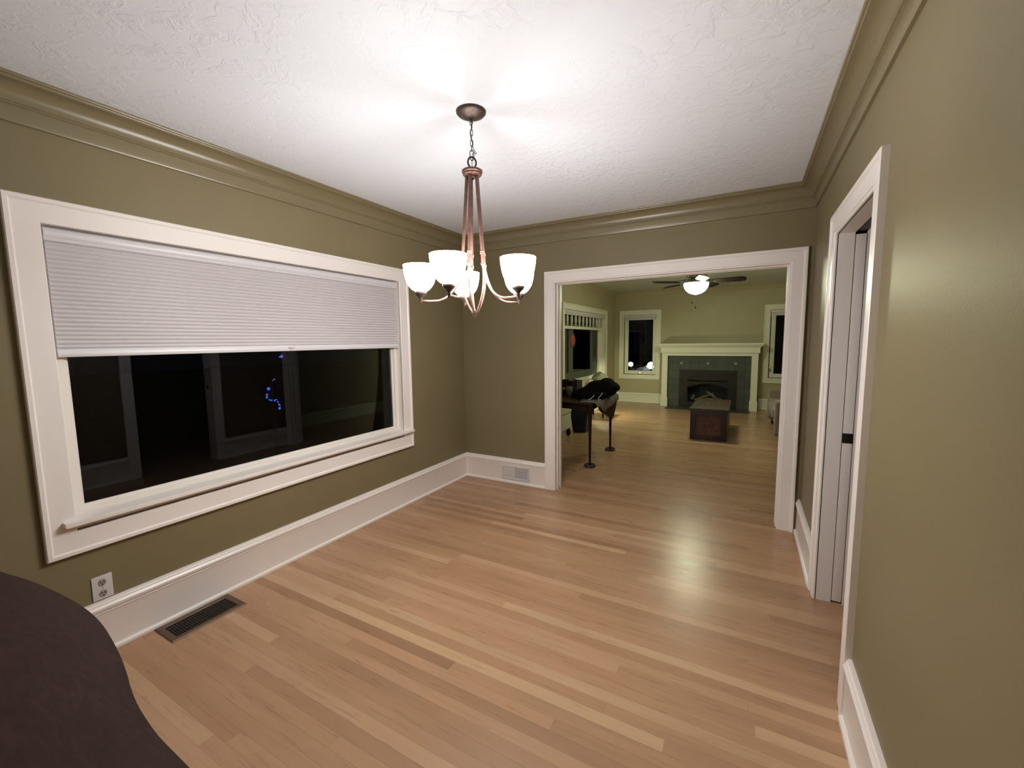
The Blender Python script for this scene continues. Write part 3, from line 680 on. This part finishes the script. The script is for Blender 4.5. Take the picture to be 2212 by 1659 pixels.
for k in range(5):
    a = math.radians(-3+72*k); ca, sa = math.cos(a), math.sin(a)
    bm = bmesh.new()
    def put(p):
        r, s, z = p; return (FX+r*ca-s*sa, FY+r*sa+s*ca, z)
    out = [(.235, -.045), (.28, -.062), (.60, -.073), (.655, -.06), (.675, -.02), (.675, .02), (.655, .06), (.60, .073), (.28, .062), (.235, .045)]
    tilt = -.32
    A = [bm.verts.new(put((r, s, 2.352+s*tilt))) for r, s in out]; Bv = [bm.verts.new(put((r, s, 2.359+s*tilt))) for r, s in out]
    bm.faces.new(A); bm.faces.new(Bv[::-1])
    for i in range(len(out)): bm.faces.new((A[i], Bv[i], Bv[(i+1) % len(out)], A[(i+1) % len(out)]))
    bl = obj('blade', bm, 'blade', fn)
    bm = bmesh.new(); poly(bm, [put(p) for p in ((.10, -.018, 2.405), (.10, .018, 2.405), (.21, .030, 2.362), (.29, .045, 2.352), (.31, 0, 2.366), (.29, -.045, 2.384), (.21, -.030, 2.375))], (0, 0, .006)); obj('blade_iron', bm, 'chrome', bl)
for dx, dy, z in ((-.03, -.05, 2.02), (.02, -.06, 1.945)):
    bm = bmesh.new(); tube(bm, [(FX+dx*1.0, FY-.185, 2.36), (FX+dx, FY-.186, z+.03)], .0018, 5); pc = obj('pull_chain', bm, 'chrome', fn)
    bm = bmesh.new(); lathe(bm, [(0, 0), (.007, .004), (.009, .015), (.005, .03), (0, .033)], (FX+dx, FY-.186, z), 10); obj('pull_knob', bm, 'blade', pc, True)
ld = bpy.data.lights.new('fan_light', 'POINT'); ld.energy = 9; ld.color = (.95, 1, .66); ld.shadow_soft_size = .12
lo = bpy.data.objects.new('fan_light', ld); C.objects.link(lo); lo.location = (FX, FY, 2.05)

# ---------------------------------------------------------------- carved trunk
tk = thing('carved_trunk', 'dark carved wooden chest used as a coffee table in front of the fireplace', 'chest', (2.26, 3.52, 0))
tx0, tx1, ty0, ty1 = 2.012, 2.510, 2.945, 4.10
B('chest_body', 'trunk', tk, (tx0, tx1, ty0, ty1, .0, .425), bev=.004)
B('chest_lid', 'trunktop', tk, (tx0-.012, tx1+.012, ty0-.015, ty1+.015, .4255, .470), bev=.006)
bm = bmesh.new(); frame(bm, lambda a, b, d: (a, ty0-d, b), 2.125, 2.400, .095, .345, [(0, 0), (0, .004), (.008, .012), (.020, .012), (.028, .004), (.028, 0)], True); fr_ = obj('panel_moulding', bm, 'carve', tk, True, 30)
bm = bmesh.new(); box(bm, 2.125, 2.400, ty0-.003, ty0, .095, .345)
random.seed(3)
for k in range(26):
    a = random.uniform(0, 2*PI); r = random.uniform(.01, .11)
    ellipsoid(bm, (2.262+r*math.cos(a), ty0-.004, .22+r*.9*math.sin(a)), (random.uniform(.008, .022), .006, random.uniform(.008, .022)), random.uniform(0, 3), 2)
obj('carved_panel', bm, 'carve', tk, True)
bm = bmesh.new(); frame(bm, lambda a, b, d: (a, b, .470+d), 2.09, 2.435, 3.08, 3.97, [(0, 0), (0, .003), (.008, .005), (.022, .005), (.026, 0)], True)
for k in range(40):
    ellipsoid(bm, (random.uniform(2.12, 2.41), random.uniform(3.12, 3.93), .470), (random.uniform(.012, .035), random.uniform(.012, .04), .004), 0, 2)
obj('lid_carving', bm, 'trunktop', tk, True)

# ---------------------------------------------------------------- sofa
so = thing('sofa', 'taupe upholstered sofa along the living room right wall, partly hidden by the opening', 'sofa', (3.6, 4.1, 0))
def soft(name, b, bev, m='sofa', seg=4):
    bm = bmesh.new(); box(bm, *b, bev=bev, seg=seg); return obj(name, bm, m, so, True, 60)
soft('sofa_base', (3.14, 4.02, 3.30, 4.86, .12, .30), .02)
soft('arm', (3.07, 4.03, 4.70, 4.92, .10, .62), .06); soft('arm', (3.10, 4.03, 3.18, 3.40, .10, .60), .06)
soft('backrest', (3.80, 4.04, 3.40, 4.70, .28, .84), .07)
for y0_, y1_ in ((3.41, 4.045), (4.055, 4.69)):
    soft('seat_cushion', (3.08, 3.80, y0_, y1_, .30, .46), .05); soft('back_cushion', (3.62, 3.84, y0_, y1_, .46, .82), .07)
for x, y in ((3.16, 4.84), (3.18, 3.25), (3.95, 4.84), (3.95, 3.25)):
    bm = bmesh.new(); lathe(bm, [(0, 0), (.018, 0), (.026, .12), (0, .12)], (x, y, 0), 12); obj('leg', bm, 'mahog', so, True)

# ---------------------------------------------------------------- side table with its load
tb = thing('pembroke_table', 'dark mahogany drop leaf table on slender legs just past the wide opening', 'table', (.72, 1.35, 0))
TX0, TX1, TY0, TY1, TZ = .26, 1.180, .865, 1.87, .765
bm = bmesh.new(); box(bm, TX0, TX1, TY0, TY1, TZ-.022, TZ, bev=.006); obj('tabletop', bm, 'mahog', tb, True)
def apron(pts, vec): 
    bm = bmesh.new(); poly(bm, pts, vec); obj('apron', bm, 'mahog', tb)
def scal(a0, a1, f):
    n = 12; low = [(a0+(a1-a0)*i/n, .665+.018*math.sin(PI*i/n)) for i in range(n+1)]
    return [f(a, z) for a, z in low]+[f(a1, TZ-.0225), f(a0, TZ-.0225)]
LG = [(TX0+.055, TY0+.055), (TX1-.048, TY0+.058), (TX0+.055, TY1-.09), (TX1-.048, TY1-.09)]
apron(scal(LG[0][0]+.02, LG[1][0]-.02, lambda a, z: (a, TY0+.045, z)), (0, .018, 0)); apron(scal(LG[0][0]+.02, LG[1][0]-.02, lambda a, z: (a, TY1-.10, z)), (0, .018, 0))
apron(scal(LG[0][1]+.02, LG[2][1]-.02, lambda a, z: (TX0+.045, a, z)), (.018, 0, 0)); apron(scal(LG[1][1]+.02, LG[3][1]-.02, lambda a, z: (TX1-.056, a, z)), (.018, 0, 0))
for x, y in LG:
    bm = bmesh.new(); lathe(bm, [(0, .018), (.016, .018), (.0135, .05), (.0135, .10), (.017, .35), (.021, .55), (.026, .63), (.036, .68), (.038, TZ-.0225), (0, TZ-.0225)], (x, y, 0), 14); lg = obj('leg', bm, 'mahog', tb, True)
    bm = bmesh.new(); lathe(bm, [(0, .0), (.052, .0), (.066, .006), (.070, .016), (.064, .026), (.052, .026), (.048, .018), (0, .018)], (x, y, 0), 24)
    f = obj('caster_cup', bm, mat('purple brown caster cup', (.035, .020, .030), .3) if 'cup' not in M else M['cup'], lg, True, 50); M['cup'] = f.data.materials[0]
bm = bmesh.new(); poly(bm, [(TX1+.003, y, z) for y, z in ((1.00, .758), (1.10, .66), (1.17, .62), (1.40, .545), (1.58, .475), (1.64, .463), (1.70, .49), (1.80, .60), (1.86, .70), (1.865, .758))], (.018, 0, 0)); obj('drop_leaf', bm, 'mahog', tb)

# grey cloth over the corner
cl = bmesh.new(); rows = []
ny = 40
for j in range(ny+1):
    t = j/ny; y = .90+t*(1.86-.90)
    lo_ = [(0, .730), (.12, .700), (.30, .612), (.42, .640), (.62, .645), (.80, .668), (1, .700)]
    for (a, za), (b_, zb) in zip(lo_, lo_[1:]):
        if a <= t <= b_: zl = za+(zb-za)*(t-a)/(b_-a)
    xin = 1.02-.10*math.sin(PI*t)
    wv = .006*math.sin(t*22)
    r = [(xin, y, TZ+.003), (1.08, y, TZ+.005+.002*math.sin(t*15)), (1.15, y, TZ+.006), (1.190, y, TZ+.005), (1.2100, y, TZ-.008)]
    for q in (.3, .65, 1): r.append((1.214+abs(wv)*q+.004*q, y+.01*q*math.sin(t*9), TZ-.008-(TZ-.008-zl)*q))
    rows.append([cl.verts.new(p) for p in r])
for a, b_ in zip(rows, rows[1:]):
    for k in range(len(a)-1): cl.faces.new((a[k], a[k+1], b_[k+1], b_[k]))
o = obj('draped_cloth', cl, 'greycloth', None, True, 80); md = o.modifiers.new('thickness', 'SOLIDIFY'); md.thickness = .0025; md.offset = 1
tag(o, 'grey cloth draped over the corner of the dark table under the black hoodie', 'cloth')

# black hoodie heap
hd = thing('black_hoodie', 'black hooded sweatshirt heaped on the dark table, white drawstrings showing', 'hoodie', (1.05, 1.42, TZ+.01))
bm = bmesh.new()
for c, r, ro in (((1.10, 1.45, .87), (.20, .20, .125), .1), ((.93, 1.42, .845), (.19, .19, .075), -.35), ((1.17, 1.48, .945), (.10, .15, .075), .2), ((1.235, 1.50, .915), (.105, .14, .055), .45), ((.84, 1.38, .815), (.12, .15, .042), -.2),
                 ((1.03, 1.22, .815), (.17, .11, .050), 0), ((1.16, 1.22, .820), (.085, .09, .045), 0), ((1.02, 1.50, .93), (.14, .12, .05), -.3), ((.95, 1.60, .82), (.16, .12, .055), .1), ((1.05, 1.36, .80), (.20, .20, .035), 0)):
    ellipsoid(bm, c, r, ro, 3)
for v in bm.verts: v.co.z = max(v.co.z, TZ+.011)
h = obj('sweatshirt', bm, 'blackcloth', hd, True, 80)
md = h.modifiers.new('merge', 'REMESH'); md.mode = 'VOXEL'; md.voxel_size = .010; md.use_smooth_shade = True
tx = bpy.data.textures.new('folds', 'CLOUDS'); tx.noise_scale = .07; tx.noise_depth = 2
md = h.modifiers.new('folds', 'DISPLACE'); md.texture = tx; md.strength = .022; md.mid_level = .8
md = h.modifiers.new('soft', 'SMOOTH'); md.factor = .5; md.iterations = 2
bm = bmesh.new(); tube(bm, [(1.118, 1.118, .832), (1.102, 1.105, .812), (1.078, 1.098, .786), (1.060, 1.095, .778), (1.052, 1.10, .784)], .0042, 7); obj('drawstring', bm, 'cord', hd, True)
bm = bmesh.new(); tube(bm, [(1.216, 1.135, .862), (1.198, 1.118, .834), (1.178, 1.105, .808), (1.176, 1.098, .784), (1.186, 1.093, .778), (1.200, 1.096, .780), (1.203, 1.10, .788)], .0042, 7); obj('drawstring', bm, 'cord', hd, True)

# box, jar, mug and bowl behind it
bx = thing('wicker_box', 'dark open wicker box on the table left of the black hoodie', 'box', (.66, 1.62, TZ))
bm = bmesh.new(); x0, x1, y0, y1, z0, z1 = .43, .715, 1.60, 1.82, TZ+.0005, .935
box(bm, x0, x1, y0, y1, z0, z0+.01); box(bm, x0, x0+.01, y0, y1, z0+.01, z1); box(bm, x1-.01, x1, y0, y1, z0+.01, z1); box(bm, x0+.01, x1-.01, y0, y0+.01, z0+.01, z1); box(bm, x0+.01, x1-.01, y1-.01, y1, z0+.01, z1)
obj('box_body', bm, 'basket', bx)
bm = bmesh.new(); tube(bm, [(x0, y0, z1+.003), (x1, y0, z1+.003), (x1, y1, z1+.003), (x0, y1, z1+.003)], .007, 6, True); obj('box_rim', bm, 'basket', bx, True)
bm = bmesh.new(); tube(bm, [(.66, 1.605, .938), (.65, 1.605, .962), (.675, 1.605, .972), (.70, 1.605, .962), (.69, 1.605, .938)], .006, 6); obj('box_handle', bm, 'blackiron', bx, True)
t_ = thing('silver_tin', 'small silver tin standing inside the dark wicker box', 'tin', (.61, 1.69, TZ+.011))
bm = bmesh.new(); lathe(bm, [(0, .776), (.045, .776), (.045, .938), (0, .938)], (.61, 1.69, 0), 20); obj('tin_body', bm, 'silver', t_, True, 40)
bm = bmesh.new(); lathe(bm, [(0, .9382), (.047, .9382), (.047, .948), (.03, .953), (0, .953)], (.61, 1.69, 0), 20); obj('tin_lid', bm, 'silver', t_, True, 40)
v_ = bmesh.new(); lathe(v_, [(0, TZ+.0005), (.022, TZ+.0005), (.026, .782), (.043, .81), (.050, .838), (.048, .862), (.040, .882), (.037, .882), (.045, .860), (.046, .838), (.039, .812), (.022, .787), (0, .785)], (.650, 1.48, 0), 24)
tag(obj('stoneware_cup', v_, 'mug', None, True), 'tall grey stoneware cup on the table before the wicker box', 'cup')
gb = bmesh.new(); lathe(gb, [(0, TZ+.0005), (.030, TZ+.0005), (.030, .772), (.018, .780), (.045, .79), (.062, .815), (.066, .842), (.058, .868), (.042, .885), (.030, .892), (.028, .890), (.040, .883), (.055, .866), (.062, .842), (.058, .817), (.042, .794), (0, .787)], (.585, 1.36, 0), 28)
tag(obj('glass_bowl', gb, 'glassbowl', None, True), 'round clear glass bowl at the edge of the opening on the dark table', 'glass bowl')

# bin, pouf, lamp on its stand
bn = thing('waste_bin', 'dark navy blue plastic bin on the floor behind the mahogany table', 'bin', (.37, 2.72, 0))
bm = bmesh.new(); sec = [(.0, .105, .09), (.34, .155, .12), (.345, .165, .13), (.40, .170, .135), (.405, .158, .122), (.02, .10, .085)]
R4 = []
for z, hx, hy in sec: R4.append([bm.verts.new((.37+sx*hx, 2.73+sy*hy, z)) for sx, sy in ((-1,-1),(1,-1),(1,1),(-1,1))])
for a, b_ in zip(R4, R4[1:]):
    for k in range(4): bm.faces.new((a[k], a[(k+1) % 4], b_[(k+1) % 4], b_[k]))
bm.faces.new(R4[0]); bm.faces.new(R4[-1]); bmesh.ops.bevel(bm, geom=[e for e in bm.edges if abs(e.verts[0].co.z-e.verts[1].co.z) > .03], offset=.02, segments=3, affect='EDGES')
obj('bin_body', bm, 'bluebin', bn, True, 50)
bm = bmesh.new(); ellipsoid(bm, (.37, 2.73, .405), (.14, .105, .045), 0, 3); obj('bin_liner', bm, 'blackcloth', bn, True)

pf = thing('slipcovered_ottoman', 'cream slipcovered ottoman with dark feet at the left edge of the opening', 'ottoman', (.16, 2.14, 0))
bm = bmesh.new(); box(bm, -.06, .335, 1.98, 2.42, .36, .50, bev=.045, seg=4); obj('cushion', bm, 'linen', pf, True, 60)
bm = bmesh.new(); box(bm, -.05, .325, 1.99, 2.41, .12, .365, bev=.02, seg=3); obj('skirt', bm, 'linen', pf, True, 60)
for x, y in ((-.01, 2.03), (.295, 2.03), (-.01, 2.37), (.295, 2.37)):
    bm = bmesh.new(); lathe(bm, [(0, 0), (.018, .0), (.034, .022), (.036, .05), (.026, .085), (.018, .12), (0, .12)], (x, y, 0), 14); obj('foot', bm, 'mahog', pf, True)

st = thing('lamp_stand', 'small dark side stand under the tilted ribbed lamp near the side window', 'side table', (.20, 4.20, 0))
B('stand_top', 'mahog', st, (.03, .37, 4.03, 4.37, .40, .42), bev=.004)
for x, y in ((.06, 4.06), (.34, 4.06), (.06, 4.34), (.34, 4.34)): B('leg', 'mahog', st, (x-.012, x+.012, y-.012, y+.012, 0, .3995))
D = Vector((.48, .50, -.85)).normalized(); S0 = Vector((.24, 4.24, .70))
lp = thing('ribbed_lamp', 'small lit table lamp with a tilted ribbed cream shade behind the black hoodie', 'lamp', (.10, 4.10, .42))
bm = bmesh.new(); lathe(bm, [(0, .4205), (.06, .4205), (.062, .43), (.02, .445), (.010, .47), (0, .47)], (.10, 4.10, 0), 20); tube(bm, [(.10, 4.10, .46), (.08, 4.08, .62), (.12, 4.11, .80)]+[tuple(S0-D*.17)], .006, 7); obj('lamp_arm', bm, 'darkbronze', lp, True)
bm = bmesh.new(); q = D.to_track_quat('Z', 'Y').to_matrix(); n = 60; RR = []
for rr, dd in ((.105, -.150), (.160, .01), (.157, .01), (.101, -.147)):
    ring = []
    for k in range(n):
        a = 2*PI*k/n; r2 = rr*(1+(.022 if k % 2 else -.0))
        ring.append(bm.verts.new(S0+q @ Vector((r2*math.cos(a), r2*math.sin(a), dd))))
    RR.append(ring)
for a, b_ in zip(RR, RR[1:]+RR[:1]):
    for k in range(n): bm.faces.new((a[k], a[(k+1) % n], b_[(k+1) % n], b_[k]))
obj('lampshade', bm, 'pleat', lp, True, 30)
bm = bmesh.new(); ring = [S0+q @ Vector((.103*math.cos(2*PI*k/24), .103*math.sin(2*PI*k/24), -.150)) for k in range(24)]; poly(bm, ring, tuple(D*.004)); obj('shade_cap', bm, 'pleat', lp)
bm = bmesh.new(); ellipsoid(bm, tuple(S0-D*.05), (.026, .026, .030), 0, 2); obj('bulb', bm, 'bulb', lp, True)
ld = bpy.data.lights.new('lamp_light', 'POINT'); ld.energy = 50; ld.color = (.97, 1, .64); ld.shadow_soft_size = .03
lo = bpy.data.objects.new('lamp_light', ld); C.objects.link(lo); lo.location = S0-D*.03

# ---------------------------------------------------------------- outdoors at night
struct(B('ground', 'outside', None, (-40, -.45, -30, 60, -.75, -.65), (-.45, 40, 7.0, 60, -.75, -.65)))
def globe(x, y, z, r, label):
    g_ = thing('street_globe', label, 'street lamp', (x, y, -.65))
    bm = bmesh.new(); ellipsoid(bm, (x, y, z), (r, r, r), 0, 3); obj('globe', bm, 'street', g_, True)
    bm = bmesh.new(); tube(bm, [(x, y, -.65), (x, y, z-r)], .04, 8); obj('lamp_post', bm, 'blackiron', g_)
globe(-1.02, 12, .585, .085, 'white glowing globe lamp outside, at the lower left of the far window')
globe(-.30, 12, .555, .125, 'larger white glowing globe lamp outside, at the lower right of the far window')
car = thing('parked_car', 'pale parked car outside lit by the globe lamps, low in the far window', 'car', (-.78, 12.4, -.65))
bm = bmesh.new(); poly(bm, [(-1.6, 12.2, -.45), (-1.6, 12.2, -.02), (-1.3, 12.2, .12), (-1.05, 12.2, .16), (-.80, 12.2, .46), (-.1, 12.2, .48), (.35, 12.2, .2), (.6, 12.2, .1), (.62, 12.2, -.45)], (0, 1.5, 0)); bmesh.ops.bevel(bm, geom=list(bm.edges), offset=.05, segments=2, affect='EDGES'); obj('car_body', bm, 'carpaint', car, True)
for x in (-1.2, .2):
    bm = bmesh.new(); lathe(bm, [(0, -.1), (.28, -.1), (.3, -.06), (.3, .06), (.28, .1), (0, .1)], (0, 0, 0), 20); bmesh.ops.rotate(bm, verts=bm.verts, cent=(0, 0, 0), matrix=Matrix.Rotation(PI/2, 3, 'X')); bmesh.ops.translate(bm, verts=bm.verts, vec=(x, 12.3, -.35)); obj('wheel', bm, 'rubber', car, True)
bl = thing('light_tree', 'thin pole strung with violet blue lights outside the far window', 'light string', (-.72, 14.6, -.65))
bm = bmesh.new(); tube(bm, [(-.72, 14.6, -.65), (-.72, 14.6, 1.05)], .015, 6); obj('pole', bm, 'blackiron', bl)
bm = bmesh.new()
for k in range(34):
    z = .92-.030*k if k < 30 else .0; s = .008+.30*max(0, (k-12)/34)**1.3
    ellipsoid(bm, (-.72+s*math.sin(k*2.4), 14.57, z), (.013, .013, .016), 0, 1)
o = obj('light_bulbs', bm, 'blueled2', bl, True); o['kind'] = 'stuff'
bu = thing('blue_string_lights', 'cluster of blue string lights outside the big dining room window', 'string lights', (-2.5, -.6, -.65))
bm = bmesh.new(); tube(bm, [(-2.55, -.6, -.65), (-2.53, -.62, .4), (-2.5, -.64, 1.0)], .02, 6); obj('stem', bm, 'blackiron', bu)
random.seed(5)
for (y, z, r) in ((-.692, .939, .021), (-.716, .868, .014), (-.720, .835, .015), (-.690, .80, .010), (-.665, .79, .011), (-.630, .785, .016), (-.600, .79, .009), (-.585, .76, .010), (-.572, .725, .012), (-.567, .675, .017), (-.56, .71, .009), (-.495, 1.336, .020), (-.52, 1.33, .010), (-.61, 1.05, .009), (-.63, 1.04, .007)):
    bm = bmesh.new(); ellipsoid(bm, (-2.5, y, z), (r*.7, r, r), 0, 2); obj('light_bulb', bm, 'blueled', bu, True)

# ---------------------------------------------------------------- world, camera, view
wd = bpy.data.worlds.new('night'); bpy.context.scene.world = wd; wd.use_nodes = True
wd.node_tree.nodes['Background'].inputs[0].default_value = (.0009, .0011, .0022, 1); wd.node_tree.nodes['Background'].inputs[1].default_value = 1

cam = bpy.data.cameras.new('camera'); co = bpy.data.objects.new('camera', cam); C.objects.link(co)
f, yaw, pitch, roll = 914.126, .506132, -.101692, -.01197
cam.sensor_fit = 'HORIZONTAL'; cam.sensor_width = 36; cam.lens = 36*f/2212; cam.clip_start = .02; cam.clip_end = 200
fwd = Vector((-math.sin(yaw)*math.cos(pitch), math.cos(yaw)*math.cos(pitch), math.sin(pitch))); rt = Vector((math.cos(yaw), math.sin(yaw), 0)); up = rt.cross(fwd)
r2 = rt*math.cos(roll)+up*math.sin(roll); u2 = -rt*math.sin(roll)+up*math.cos(roll)
co.matrix_world = Matrix(((r2.x, u2.x, -fwd.x, 2.71436), (r2.y, u2.y, -fwd.y, -3.81802), (r2.z, u2.z, -fwd.z, 1.5), (0, 0, 0, 1)))
sc = bpy.context.scene; sc.camera = co
sc.view_settings.view_transform = 'Standard'; sc.view_settings.look = 'None'; sc.view_settings.gamma = 1; sc.view_settings.use_curve_mapping = False
sc.view_settings.exposure = 0.0
sc.cycles.use_denoising = True
sc.cycles.max_bounces = 10; sc.cycles.diffuse_bounces = 6; sc.cycles.glossy_bounces = 5; sc.cycles.transparent_max_bounces = 16
sc.cycles.sample_clamp_indirect = 6; sc.cycles.caustics_reflective = False; sc.cycles.caustics_refractive = False
